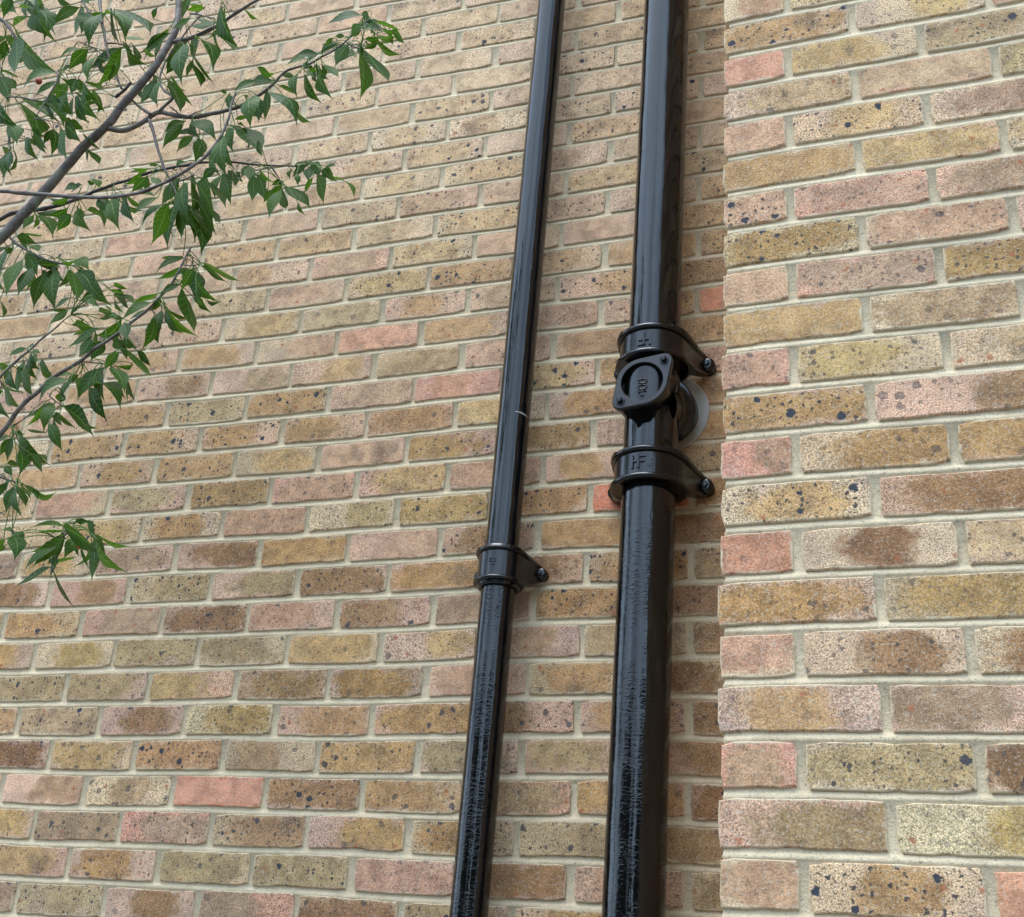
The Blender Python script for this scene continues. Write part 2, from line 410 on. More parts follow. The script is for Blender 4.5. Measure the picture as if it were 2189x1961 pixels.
ROWCODES = {
 -3: '-9:Y -7:RP -5:P -3:MP -1:P 1:P 3:O', -2: '-8:PO -6:R -4:W -2:M 0:MO 2:O 4:O', -1: '-9:O -7:RP -5:YO -3:Y -1:P 1:O 3:O',
 0: '-8:Y -6:W -4:WP -2:Y 0:PO 2:O 4:O', 1: '-7:PO -5:MB -3:WG -1:M 1:MO 3:O', 2: '-8:PO -6:WY -4:RP -2:MW 0:MG 2:WG 4:O',
 3: '-9:Y -7:PM -5:PO -3:GY -1:M 1:WP 3:B', 4: '-8:P -6:PO -4:WY -2:WO 0:G 2:PG 4:P', 5: '-9:Y -7:PO -5:PO -3:MO -1:M 1:O 3:PB',
 6: '-8:PO -6:RO -4:WY -2:YO 0:MB 2:M 4:G', 7: '-13:W -11:R -9:G -7:P -5:MG -3:RB -1:P 1:MY 3:G', 8: '-12:Y -10:RP -8:WO -6:PO -4:WG -2:WY 0:P 2:MO 4:O',
 9: '-13:W -11:P -9:WP -7:PO -5:RP -3:WY -1:WP 1:P 3:O', 10: '-12:W -10:WP -8:WG -6:WP -4:WY -2:PO 0:O 2:YO 4:PO', 11: '-13:W -11:PM -9:P -7:WY -5:G -3:PO -1:PM 1:PO 3:B',
 12: '-12:O -10:PO -8:MO -6:WP -4:R -2:MO 0:WP 2:PO 4:SR', 13: '-13:P -11:O -9:PB -7:M -5:PY -3:WG -1:P 1:B 3:O', 14: '-12:WP -10:O -8:G -6:WO -4:PM -2:R 0:PY 2:O 4:MP',
 15: '-13:WY -11:O -9:O -7:PO -5:O -3:PO -1:WY 1:MO 3:PB', 16: '-12:YO -10:O -8:GO -6:WY -4:P -2:MY 0:O 2:MG 4:O', 17: '-13:Y -11:WP -9:PG -7:WO -5:RP -3:PY -1:P 1:PO 3:G',
 18: '-12:W -10:Y -8:WO -6:RP -4:WG -2:WY 0:O 2:S 4:O', 19: '-13:M -11:WY -9:PM -7:PB -5:WO -3:P -1:B 1:PO 3:B', 20: '-12:MB -10:PB -8:G -6:PG -4:MB -2:PO 0:B 2:O 4:G',
 21: '-11:YO -9:PM -7:MB -5:P -3:PB -1:PM 1:GO 3:GB', 22: '-12:MO -10:WY -8:MG -6:WG -4:WY -2:MY 0:MP 2:WG 4:GB', 23: '-11:G -9:MG -7:PY -5:B -3:MO -1:P 1:GO 3:GB',
 24: '-12:WO -10:WG -8:MB -6:WY -4:PO -2:PO 0:PB 2:PO 4:PB', 25: '-13:M -11:MB -9:Y -7:YO -5:G -3:MO -1:MG 1:PG 3:B', 26: '-10:P -8:WG -6:SR -4:MB -2:YO 0:RG 2:PO 4:B',
 27: '-13:O -11:MY -9:RM -7:RM -5:YB -3:MO -1:GO 1:G 3:GB', 28: '-12:M -10:PY -8:MO -6:WG -4:G -2:MP 0:MB 2:P 4:G', 29: '-13:B -11:BM -9:G -7:MB -5:RM -3:OB -1:MG 1:O 3:G',
 30: '-10:O -8:M -6:YO -4:P -2:G 0:O 2:PO', 31: '-11:O -9:M -7:O -5:G -3:M -1:O 1:P 3:O'}
PIER = {-2: '1:P 3:M 5:O', -1: '0:W 2:O 4:P', 0: '0:WP 2:YO 4:Y', 1: '1:O 3:WY 5:R', 2: '0:R 2:WY 4:WG 6:M', 3: '1:MG 3:RW 5:G', 4: '0:P 2:Y 4:WM', 5: '1:WO 3:PY 5:W', 6: '0:WP 2:RP 4:PM', 7: '1:GO 3:WP 5:P',
 8: '0:WP 2:RM 4:MO', 9: '1:MO 3:WG', 10: '0:RP 2:WY 4:WG', 11: '1:MO 3:PB', 12: '0:RP 2:YO 4:PO', 13: '1:WY 3:PB', 14: '0:R 2:WB 4:MW', 15: '1:MO 3:GO', 16: '0:WP 2:WB 4:WB', 17: '1:MO 3:PM',
 18: '0:RP 2:WG 4:WB', 19: '1:PG 3:WY', 20: '0:WP 2:YO 4:R', 21: '1:O 3:P'}
def parse(d):
    o = {}
    for k, s in d.items():
        for t in s.split():
            u, c = t.split(':'); o[(k, int(u))] = c
    return o
CM, CP = parse(ROWCODES), parse(PIER)
POOL = ['Y', 'O', 'WY', 'MO', 'PO', 'G', 'WG', 'P', 'PM', 'W', 'MB', 'PO', 'WP', 'GO', 'R']

def project(p):
    v = Vector(p) - CAM
    zc = v.dot(ROWS[2])
    if zc < .05: return None
    return (v.dot(ROWS[0]) / zc * FPX + PW / 2, v.dot(ROWS[1]) / zc * FPX + PH / 2, zc)

XR = .60          # main wall runs in behind the pier
wall = empty('brick_wall', (-.6, 0, 0))
tag(wall, 'long set-back yellow stock brick wall with pale mortar behind the two black pipes', 'wall', 'brick faces of the building')
W0 = Vector(wall.location)
cands = []
rest = Acc()
PIERX, PIERY, PIERZ = .4868, -.5474, -.6613
for k in range(-40, 52):
    zc = -k * HC
    if zc + Z0 < .04 or zc > 3.0: continue
    par = 1 if k % 2 == 0 else 0          # perpend parity: even rows have odd perpends
    lo = -int(3.6 / UP)
    for u in range(lo, 6):
        # centre u ; perpends at u-1, u+1
        if (u - 1) % 2 != par: continue
        x0, x1 = (u - 1) * UP, (u + 1) * UP
        x1c = min(x1, XR + .0)
        if x1c - x0 < .03: continue
        code = CM.get((k, u))
        rnd = random.Random(k * 1000 + u + 7)
        if code is None: code = rnd.choice(POOL)
        W = x1c - x0 - JX + rnd.gauss(0, .0012); H = HC - JZ + rnd.gauss(0, .0009)
        cx = (x0 + x1c) / 2 + rnd.gauss(0, .0015); cz = zc + rnd.gauss(0, .0007)
        fx, fz = field(cx, cz)
        p = project((cx + fx, 0, cz + fz + Z0))
        vis = False; size = 0
        if p:
            margin = 90
            if -margin < p[0] < PW + margin and -margin < p[1] < PH + margin:
                # hidden behind the projecting pier?
                if p[0] - (W * FPX / p[2]) / 2 < 1575: vis = True
            size = 1 / p[2]
            # hidden by the large pipe
            pl = 1381.5 - (1381.5 - 1282.7) * p[1] / 1960; pr = 1475 - (1475 - 1420.7) * p[1] / 1960
            hwpx = .45 * W * FPX / p[2]
            if p[0] - hwpx > pl - 4 and p[0] + hwpx < pr + 4: size *= .3
            inside = 0 < p[0] + hwpx and p[0] - hwpx < PW and 0 < p[1] + 30 and p[1] - 30 < PH
            if not inside: size *= .2
        # upper courses mixed paler: hazy glare painted into the brick colour
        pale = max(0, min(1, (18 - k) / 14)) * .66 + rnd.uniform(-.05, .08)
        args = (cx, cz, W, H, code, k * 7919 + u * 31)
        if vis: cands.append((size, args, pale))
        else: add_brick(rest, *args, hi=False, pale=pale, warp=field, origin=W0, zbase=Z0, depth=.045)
cands.sort(key=lambda t: -t[0])
for i, (s, a, pale) in enumerate(cands):
    if i < 299:
        acc = Acc(); fx, fz = field(a[0], a[1])
        o3 = Vector((a[0] + fx, 0, a[1] + fz + Z0))
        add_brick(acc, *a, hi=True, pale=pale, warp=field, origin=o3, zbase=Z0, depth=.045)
        acc.build('brick', wall, loc=o3 - W0)
    else:
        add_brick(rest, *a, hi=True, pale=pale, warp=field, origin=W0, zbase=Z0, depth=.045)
rest.build('far_bricks', wall, 'stuff')

def joint_sheet(name, parent, x0, x1, zrows, warp, y0, origin, thick, step=.018, plane='front', zshift=0.0, sidex=0):
    """mortar body: solid slab whose face carries weather-struck bed joints"""
    vs, fs = [], []
    prof = [(-.5, 0), (-.5 + JZ / HC * .5, 0)]   # per course: fractions measured from course centre
    j = JZ / HC / 2
    lines = []
    for k in zrows:                         # from top to bottom
        zt = -k * HC
        # joint above this course: from brick above bottom (recessed) to this brick top (nearly flush)
        lines += [(zt + (.5 + j) * HC, .0028), (zt + (.5 + j * .70) * HC, .0026), (zt + (.5 + j * .05) * HC, .0006), (zt + (.5 - j * .8) * HC, -.0016), (zt + (.5 - j * 1.25) * HC, -.0004), (zt + (.5 - j * 1.7) * HC, .0016)]
    nx = max(2, int((x1 - x0) / step))
    for (z, y) in lines:
        for i in range(nx + 1):
            x = x0 + (x1 - x0) * i / nx
            wx, wz = x, z
            if warp:
                a, b = warp(x, z); wx += a; wz += b
            n = mn.noise(Vector((x * 22, z * 60, 5.1))); n2 = mn.noise(Vector((x * 60, z * 160, 1.7)))
            yy = y + n * .0008 + n2 * .0005; wz += n * .0012
            v = (wx, y0 + yy, wz + Z0 + zshift) if plane == 'front' else (sidex + yy, wx, wz + Z0 + zshift)
            vs.append((v[0] - origin[0], v[1] - origin[1], v[2] - origin[2]))
    R = len(lines); C = nx + 1
    for r in range(R - 1):
        for i in range(nx):
            a = r * C + i
            f = (a, a + C, a + C + 1, a + 1)
            fs.append(f if plane == 'front' else tuple(reversed(f)))
    # back and sides
    b0 = len(vs)
    per = list(range(0, C)) + [r * C + C - 1 for r in range(1, R)] + [(R - 1) * C + i for i in range(C - 2, -1, -1)] + [r * C for r in range(R - 2, 0, -1)]
    for i in per:
        v = vs[i]
        vs.append((v[0], v[1] + thick, v[2]) if plane == 'front' else (v[0] + thick, v[1], v[2]))
    L = len(per)
    for i in range(L):
        q = (i + 1) % L
        f = (per[i], per[q], b0 + q, b0 + i)
        fs.append(f if plane == 'front' else tuple(reversed(f)))
    fs.append(tuple(b0 + i for i in range(L)) if plane == 'front' else tuple(reversed([b0 + i for i in range(L)])))
    return mesh_obj(name, vs, fs, M_MORTAR, parent, smooth=True)
joint_sheet('mortar', wall, -3.65, XR + .02, range(-38, 52), field, .0, W0, .28, .022)

# projecting pier on the right: same bricks, nearer
pier = empty('brick_wall', (PIERX, PIERY, 0))
tag(pier, 'projecting yellow and pink brick wall at the right edge standing forward of the pipes', 'wall', 'brick faces of the building')
P0 = Vector(pier.location)
prest = Acc()
def pwarp(x, z):
    return (0, .0016 * sin(x * 5 + z * 2.3) + .001 * sin(x * 11 + 1))
for m in range(-46, 44):
    zc = PIERZ - m * HC
    if zc + Z0 < .04 or zc > 3.0: continue
    us = list(range(0, 22, 2)) if m % 2 == 0 else list(range(1, 22, 2))
    for c in us:
        rnd = random.Random(m * 977 + c + 5)
        header = (m % 2 == 0 and c == 0)
        x0 = 0 if header else (c - 1) * UP
        x1 = (1 if header else c + 1) * UP
        if m % 2 == 1 and c == 1: x0 = 0
        code = CP.get((m, c)) or rnd.choice(POOL)
        lft = x0 + (JX * .5 if x0 > 0 else rnd.gauss(-.0005, .0024)); rgt = x1 - JX * .5
        W = rgt - lft; cx = PIERX + (lft + rgt) / 2; H = HC - JZ + rnd.gauss(0, .0008)
        p = project((cx, PIERY, zc + Z0))
        vis = p and -140 < p[0] < PW + 140 and -110 < p[1] < PH + 110
        corner = x0 == 0
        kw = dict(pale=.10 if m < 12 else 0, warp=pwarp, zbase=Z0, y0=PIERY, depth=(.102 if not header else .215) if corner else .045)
        if vis:
            acc = Acc(); o3 = Vector((cx, PIERY, zc + Z0))
            add_brick(acc, cx, zc, W, H, code, m * 6007 + c * 17, hi=True, origin=o3, **kw)
            acc.build('brick', pier, loc=o3 - P0)
        else:
            add_brick(prest, cx, zc, W, H, code, m * 6007 + c * 17, hi=False, origin=P0, **kw)
    # return face towards the main wall (behind the corner brick)
    y = PIERY + (.215 if m % 2 == 0 else .102) + JX
    while y < -.02:
        y2 = min(y + .215, -.004)
        rnd = random.Random(m * 31 + int(y * 1000))
        add_brick(prest, (y + y2) / 2, zc, y2 - y, HC - JZ, rnd.choice(POOL), m * 53 + int(y * 900), hi=False, plane='left', sidex=PIERX, origin=P0, zbase=Z0, depth=.045)
        y = y2 + JX
prest.build('side_bricks', pier, 'stuff')
SH = PIERZ
def jp(x, z): return pwarp(x, z)
joint_sheet('mortar', pier, PIERX + .0075, PIERX + 2.4, range(-46, 43), jp, PIERY, P0, .25, .03, zshift=SH)
joint_sheet('mortar', pier, PIERY + .006, -.003, range(-46, 43), None, 0, P0, .25, .06, plane='left', sidex=PIERX + .006, zshift=SH)

# ------------------------------------------------------------------ geometry for ironwork
def lathe(profile, seg=48, a0=0, a1=2 * pi):
    """profile list of (r, z); returns verts, faces round z"""
    vs, fs = [], []
    full = abs(a1 - a0 - 2 * pi) < 1e-6
    n = seg if full else seg + 1
    for r, z in profile:
        for i in range(n):
            a = a0 + (a1 - a0) * i / seg
            vs.append((r * cos(a), r * sin(a), z))
    for j in range(len(profile) - 1):
        for i in range(seg):
            k = (i + 1) % n if full else i + 1
            fs.append((j * n + i, j * n + k, (j + 1) * n + k, (j + 1) * n + i))
    return vs, fs

def merge(parts):
    V, F = [], []
    for vs, fs in parts:
        b = len(V); V += [tuple(v) for v in vs]; F += [tuple(b + i for i in f) for f in fs]
    return V, F

def rim(r, z, t, ro):
    """rounded bead between r and ro of half height t, as profile points going down"""
    return [(r, z + t), (ro - t * .6, z + t), (ro - t * .15, z + t * .55), (ro, z), (ro - t * .15, z - t * .55), (ro - t * .6, z - t), (r, z - t)]

def xf(part, mat4):
    return [tuple(mat4 @ Vector(v)) for v in part[0]], part[1]

def tube(points, radii, seg=10):
    vs, fs = [], []
    n = len(points); P = [Vector(p) for p in points]
    up = Vector((0, 0, 1))
    prev = None
    for i in range(n):
        t = (P[min(i + 1, n - 1)] - P[max(i - 1, 0)])
        if t.length < 1e-9: t = Vector((0, 0, 1))
        t.normalize()
        if prev is None:
            a = t.cross(up)
            if a.length < .1: a = t.cross(Vector((1, 0, 0)))
            a.normalize()
        else:
            a = prev - t * prev.dot(t)
            a.normalize()
        prev = a; b = t.cross(a)
        for s in range(seg):
            th = 2 * pi * s / seg
            vs.append(tuple(P[i] + (a * cos(th) + b * sin(th)) * radii[i]))
    for i in range(n - 1):
        for s in range(seg):
            k = (s + 1) % seg
            fs.append((i * seg + s, i * seg + k, (i + 1) * seg + k, (i + 1) * seg + s))
    fs.append(tuple(range(seg - 1, -1, -1))); fs.append(tuple((n - 1) * seg + s for s in range(seg)))
    return vs, fs

def boxp(cx, cy, cz, sx, sy, sz):
    v = [(cx + a * sx / 2, cy + b * sy / 2, cz + c * sz / 2) for a in (-1, 1) for b in (-1, 1) for c in (-1, 1)]
    return v, [(0, 1, 3, 2), (4, 6, 7, 5), (0, 4, 5, 1), (2, 3, 7, 6), (0, 2, 6, 4), (1, 5, 7, 3)]

def add_bevel(o, wdt, seg=2, ang=35):
    m = o.modifiers.new('bevel', 'BEVEL'); m.width = wdt; m.segments = seg; m.limit_method = 'ANGLE'; m.angle_limit = radians(ang)

def smooth_by_angle(o, ang=40):
    me = o.data
    bm = bmesh.new(); bm.from_mesh(me); bmesh.ops.recalc_face_normals(bm, faces=bm.faces)
    for e in bm.edges:
        if len(e.link_faces) == 2 and e.calc_face_angle(0) > radians(ang): e.smooth = False
    for f in bm.faces: f.smooth = True
    bm.to_mesh(me); bm.free()

def eared_collar(parent, ax, ay, zt, zb, rb, rr, lugx, lugz, sc_=1.0, double=False):
    """socket with two beads and ears swept back to lugs on the wall. ax, ay axis (local to parent); wall at local y = -ay"""
    H = zt - zb; t = .0055 * sc_
    prof = [(rb - .016 * sc_, zt - .001)] + rim(rb, zt - t, t, rr) + rim(rb, zb + t, t, rr + .001)
    prof += [(rb - .004 * sc_, zb + .001), (rb - .012 * sc_, zb + .003), (rb - .014 * sc_, zb + .02)]
    prof = [(r, z) for r, z in prof]
    o = mesh_obj('collar', *lathe([(r, z) for r, z in prof], 72), M_CAST, parent, loc=(ax, ay, 0))
    smooth_by_angle(o, 50)
    wy = -PIPE_WALL[0]     # wall y relative to axis (positive)
    for sgn in (1, -1):
        lugx = lugx if sgn > 0 else lugx * .91
        # plan path of the ear from the side of the socket back to the lug
        r = rb
        dl = math.hypot(lugx, wy - .010); phi = math.atan2(wy - .010, lugx) - math.acos(r / dl)
        tpx, tpy = r * cos(phi), r * sin(phi)
        lx_, ly_ = lugx + .004 * sc_, wy - .012
        L_ = lambda t, off: (tpx + (lx_ - tpx) * t - off * sin(phi) * -1 * 0 - off, tpy + (ly_ - tpy) * t)
        path = [(r * cos(phi - .55), r * sin(phi - .55)), (r * cos(phi - .25), r * sin(phi - .25)), (tpx, tpy), L_(.25, .0012), L_(.5, .0030), L_(.75, .0030), (lx_, ly_)]
        pts = []
        for i in range(len(path) - 1):
            p0 = path[max(i - 1, 0)]; p1 = path[i]; p2 = path[i + 1]; p3 = path[min(i + 2, len(path) - 1)]
            for s in range(4):
                u = s / 4
                f = lambda a, b, c, d: .5 * ((2 * b) + (-a + c) * u + (2 * a - 5 * b + 4 * c - d) * u * u + (-a + 3 * b - 3 * c + d) * u ** 3)
                pts.append((f(p0[0], p1[0], p2[0], p3[0]), f(p0[1], p1[1], p2[1], p3[1])))
        pts.append(path[-1])
        n = len(pts)
        vs, fs = [], []
        tops, bots, edge = [], [], []
        for i, (x, y) in enumerate(pts):
            u = i / (n - 1)
            e = max(0, (u - .33) / .67); e0 = e; e = e0 ** 1.5; eb = e0 ** 2.3
            top = (zt - .0005 * sc_) * (1 - e) + (lugz + .018 * sc_) * e
            bot = (zb + .0005 * sc_) * (1 - eb) + (lugz - .018 * sc_) * eb
            # outward normal in plan
            q0 = pts[max(i - 1, 0)]; q1 = pts[min(i + 1, n - 1)]
            tx, ty = q1[0] - q0[0], q1[1] - q0[1]; L = math.hypot(tx, ty); nx_, ny_ = ty / L, -tx / L
            th = .030 * sc_ * (1 - e0 * .5)
            lip = (rr - rb) * max(0, 1 - .95 * e0) + .0004
            inn = (x - nx_ * th, y - ny_ * th)
            bead = .005 * sc_
            ring = [(inn[0], inn[1], top), (x + nx_ * lip, y + ny_ * lip, top), (x + nx_ * lip, y + ny_ * lip, top - bead * 1.5), (x, y, top - bead * 2),
                    (x, y, bot + bead * 2), (x + nx_ * lip, y + ny_ * lip, bot + bead * 1.5), (x + nx_ * lip, y + ny_ * lip, bot), (inn[0], inn[1], bot)]
            vs += [(p[0] * sgn, p[1], p[2]) for p in ring]
        for i in range(n - 1):
            for s in range(8):
                k = (s + 1) % 8
                f = (i * 8 + s, i * 8 + k, (i + 1) * 8 + k, (i + 1) * 8 + s)
                fs.append(f if sgn > 0 else tuple(reversed(f)))
        fs.append(tuple(range(8))); fs.append(tuple(reversed([(n - 1) * 8 + s for s in range(8)])))
        o = mesh_obj('ear', vs, fs, M_CAST, parent, loc=(ax, ay, 0)); smooth_by_angle(o, 38)
        # lug boss against the wall with its bolt head
        R = .0168 * sc_
        prof = [(0, .026 * sc_), (R * .55, .026 * sc_), (R * .86, .024 * sc_), (R, .019 * sc_), (R, -.002)]
        L1 = lathe(prof, 28)
        mt = Matrix.Translation((lugx * sgn, wy - .003, lugz)) @ Matrix.Rotation(pi / 2, 4, 'X')
        o = mesh_obj('lug', *xf(L1, mt), M_CAST, parent, loc=(ax, ay, 0)); smooth_by_angle(o, 50)
        L2 = lathe([(0, .0315 * sc_), (.005 * sc_, .031 * sc_), (.0072 * sc_, .0295 * sc_), (.0078 * sc_, .022 * sc_)], 6)
        o2 = mesh_obj('bolt', *xf(L2, mt), M_CAST, parent, loc=(ax, ay, 0))

def raised(parent, name, bars, ax, ay, R, ang0, zc, flip=False, h=.0032, scale=1.0):
    """raised cast bars on a cylinder: bars in mm as (u0,v0,u1,v1)"""
    parts = []
    for (u0, v0, u1, v1) in bars:
        u0, v0, u1, v1 = [q * .001 * scale for q in (u0, v0, u1, v1)]
        if flip: u0, v0, u1, v1 = -u1, -v1, -u0, -v0
        vs = []
        for rr in (R - .001, R + h):
            for (u, v) in ((u0, v0), (u1, v0), (u1, v1), (u0, v1)):
                k = 1 if rr < R else .0
                ins = 0 if rr < R else .0003
                uu = u + (ins if u == u0 else -ins); vv = v + (ins if v == v0 else -ins)
                a = ang0 + uu / R
                vs.append((rr * sin(a), -rr * cos(a), zc + vv))
        parts.append((vs, [(0, 1, 5, 4), (1, 2, 6, 5), (2, 3, 7, 6), (3, 0, 4, 7), (4, 5, 6, 7)]))
    return mesh_obj(name, *merge(parts), M_CAST, parent, loc=(ax, ay, 0))

# ---- large soil pipe
LX, LY, LR = .2545, -.090, .0540
PIPE_WALL = [LY]
big = empty('soil_pipe', (LX, LY, 0))
tag(big, 'thick glossy black cast iron pipe nearest the corner, with a bolted access door', 'pipe', 'black cast iron pipes fixed to the wall')
def pipe_part(parent, name, r, z0, z1, seg=64, nz=30, wob=.0006):
    prof = []
    for i in range(nz + 1):
        z = z0 + (z1 - z0) * i / nz
        prof.append((r + wob * mn.noise(Vector((3.3, r * 100, z * 4))), z))
    o = mesh_obj(name, *lathe(prof, seg), M_PAINT, parent, smooth=True)
    return o
ZU = Z0 - 1.0765; ZUb = Z0 - 1.1465       # upper collar
ZL = Z0 - 1.3545; ZLb = Z0 - 1.4245       # lower collar
pipe_part(big, 'pipe', LR, ZU - .02, 6.6)
pipe_part(big, 'pipe', LR + .0005, ZL - .02, ZUb + .01, nz=4)
pipe_part(big, 'pipe', LR, .02, ZLb + .012)
eared_collar(big, 0, 0, ZU, ZUb, .0700, .0775, .0975, Z0 - 1.1065)
eared_collar(big, 0, 0, ZL, ZLb, .0700, .0775, .0975, Z0 - 1.3865)
HF = [(-13, -13, -8.5, 13), (-1.5, -13, 3, 13), (-8.5, -1, -1.5, 3), (3, 8.5, 14, 13), (3, -1.5, 12, 3)]
ca = -math.atan2(-(CAM.x - LX), -(CAM.y - LY))
FRONT = math.atan2(CAM.x - LX, LY - CAM.y)      # plan angle that faces the camera
raised(big, 'cast_letters', HF, 0, 0, .0700, -.04, (ZU + ZUb) / 2 - .001, flip=True, scale=1.1)
raised(big, 'cast_letters', HF, 0, 0, .0700, -.08, (ZL + ZLb) / 2 + .001, scale=1.1)
raised(big, 'cast_mark', [(-3, -11, 0, -6), (0, -7, 3, -2), (3, -3, 6, 6), (0, 5, 4, 9), (-6, -8, -3, -4)], 0, 0, .0700, .28, (ZL + ZLb) / 2 - .001, h=.0016)

# access door: boss, lozenge plate with two bolts, round dished recess carrying the size
DCX, DCZ = .2565 - LX, Z0 - 1.2235
PY = -.094             # plate front, local y
bolts = ((.0435, .0425), (-.0425, -.0415))
def hull(cs, n=96):
    pts = []
    for i in range(n):
        a = 2 * pi * i / n; d = (cos(a), sin(a))
        best = max(cs, key=lambda c: c[0] * d[0] + c[1] * d[1] + c[2])
        pts.append((best[0] + best[2] * d[0], best[1] + best[2] * d[1]))
    return pts
def plate_ring(outl, rin, y0, y1, n=96):
    """outline polygon with circular hole"""
    vs, fs = [], []
    inn = [(rin * cos(2 * pi * i / n), rin * sin(2 * pi * i / n)) for i in range(n)]
    ch = .0026
    def sc2(p, k): 
        L = math.hypot(*p); return (p[0] * (L - k) / L, p[1] * (L - k) / L)
    rings = [([sc2(p, -.0012) for p in inn], y0), (outl and [sc2(p, ch) for p in outl], y0), (outl, y0 + ch), (outl, y1), (inn, y1), (inn, y0 + .0012)]
    for pts, y in rings:
        vs += [(DCX + p[0], y, DCZ + p[1]) for p in pts]
    R = len(rings)
    for r in range(R):
        a = r * n; b = ((r + 1) % R) * n
        for i in range(n):
            k = (i + 1) % n
            fs.append((a + i, b + i, b + k, a + k))
    return vs, fs
outl = hull([(0, 0, .0535), (bolts[0][0], bolts[0][1], .0170), (bolts[1][0], bolts[1][1], .0170)])
o = mesh_obj('access_door', *plate_ring(outl, .0420, PY, PY + .011), M_DULL, big); smooth_by_angle(o, 35)
outl2 = hull([(0, 0, .0530), (bolts[0][0], bolts[0][1], .0145), (bolts[1][0], bolts[1][1], .0145)])
vs, fs = [], []
for y, k in ((PY + .0125, 1.0), (PY + .024, .985), (PY + .050, .93), (-.0, .9)):
    vs += [(DCX + p[0] * k, y, DCZ + p[1] * (k if k > .99 else k * 1.0)) for p in outl2]
n = len(outl2)
for r in range(3):
    for i in range(n):
        k = (i + 1) % n; fs.append((r * n + i, r * n + k, (r + 1) * n + k, (r + 1) * n + i))
o = mesh_obj('door_frame', vs, fs, M_CAST, big); smooth_by_angle(o, 40)
o = mesh_obj('door_rim', *xf(lathe([(.0420, .0), (.0415, -.014), (.0412, -.030)], 64), Matrix.Translation((DCX, PY + .001, DCZ)) @ Matrix.Rotation(pi / 2, 4, 'X')), M_CAST, big, smooth=True)
# dished recess floor: convex like the pipe
vs, fs = [], []
NR, NA = 10, 48
for r in range(NR + 1):
    rad = .0420 * r / NR
    for i in range(NA):
        a = 2 * pi * i / NA; x, z = rad * cos(a), rad * sin(a)
        y = PY + .0180 - .0105 * (max(0, 1 - (x / .037) ** 2)) ** .5
        vs.append((DCX + x, y, DCZ + z))
for r in range(NR):
    for i in range(NA):
        k = (i + 1) % NA; fs.append((r * NA + i, (r + 1) * NA + i, (r + 1) * NA + k, r * NA + k))
o = mesh_obj('door_recess', vs, fs, M_CAST, big, smooth=True)
for bx, bz in bolts:
    L2 = merge([lathe([(0, .0095), (.004, .0095), (.0062, .008), (.0068, .0055), (.0068, -.004)], 6), lathe([(0, .0025), (.0092, .0022), (.0098, 0), (.0098, -.002)], 24)])
    o = mesh_obj('bolt', *xf(L2, Matrix.Translation((DCX + bx, PY, DCZ + bz)) @ Matrix.Rotation(pi / 2, 4, 'X')), M_CAST, big)
def digits():
    """raised 100, reading upwards"""
    parts = []
    def poly(pts, wdt=.0016):
        v3 = []
        for (u, v) in pts:
            # rotate 90 degrees anticlockwise: text runs up
            x, z = -v * .001, u * .001
            y = PY + .0180 - .0105 * (max(0, 1 - (x / .037) ** 2)) ** .5 - .0004
            v3.append((DCX + x, y, DCZ + z))
        parts.append(tube(v3, [.0019] * len(v3), 6))
    sh = -5; b = -0.5
    poly([(-15 + sh, -8.5 - b), (-15 + sh, 8.5 - b)]); poly([(-19 + sh, 5 - b), (-15 + sh, 8.5 - b)])
    for cx in (-5.5, 8):
        poly([(cx + sh + 5.0 * cos(a * pi / 9), 8.4 * sin(a * pi / 9) - b) for a in range(19)])
    poly([(-31, -2), (-27, 0), (-31, 2)])
    return merge(parts)
mesh_obj('cast_numerals', *digits(), M_CAST, big, smooth=True)
# branch back into the wall with its socket, and the grey sealing plate
def along(p0, p1, prof, seg=56):
    p0, p1 = Vector(p0), Vector(p1); d = (p1 - p0).normalized()
    q = d.to_track_quat('Z', 'Y').to_matrix().to_4x4()
    return xf(lathe(prof, seg), Matrix.Translation(p0) @ q)
bz0, bz1 = Z0 - 1.245, Z0 - 1.207
p0, p1 = (.004, -.02, bz0), (.011, .088, bz1)
prof = [(.056, -.01), (.0565, .030), (.060, .046), (.066, .054), (.0735, .056), (.0755, .060), (.0735, .064), (.069, .067), (.069, .105), (.055, .105)]
o = mesh_obj('branch', *along(p0, p1, prof), M_CAST, big); smooth_by_angle(o, 45)
# swept web where the branch leaves the body
web = [(.056 + .020 * (1 - t) ** 2, -.03 + .075 * t) for t in [i / 8 for i in range(9)]]
seal_pf = [(.050, .0), (.0905, .0), (.0918, .0012), (.0918, .004), (.0905, .0058), (.05, .0062)]
o = mesh_obj('wall_plate', *xf(lathe(seal_pf, 72), Matrix.Translation((LX + .0085, -.0050, Z0 - 1.205)) @ Matrix.Rotation(-pi / 2, 4, 'X')), M_SEAL)
smooth_by_angle(o, 30)
o.parent = big; o.location = -Vector(big.location)

# ---- small waste pipe
SX, SY, SR = -.0555, -.066, .0348
PIPE_WALL[0] = SY
small = empty('waste_pipe', (SX, SY, 0))
tag(small, 'thin glossy black cast iron pipe on the left with one eared collar low down', 'pipe', 'black cast iron pipes fixed to the wall')
ZS, ZSb = Z0 - 1.5265, Z0 - 1.5985
pipe_part(small, 'pipe', SR, ZS - .02, 6.6)
pipe_part(small, 'pipe', SR + .0004, .02, ZSb + .012)
eared_collar(small, 0, 0, ZS, ZSb, .0455, .0515, .070, Z0 - 1.557, .80)
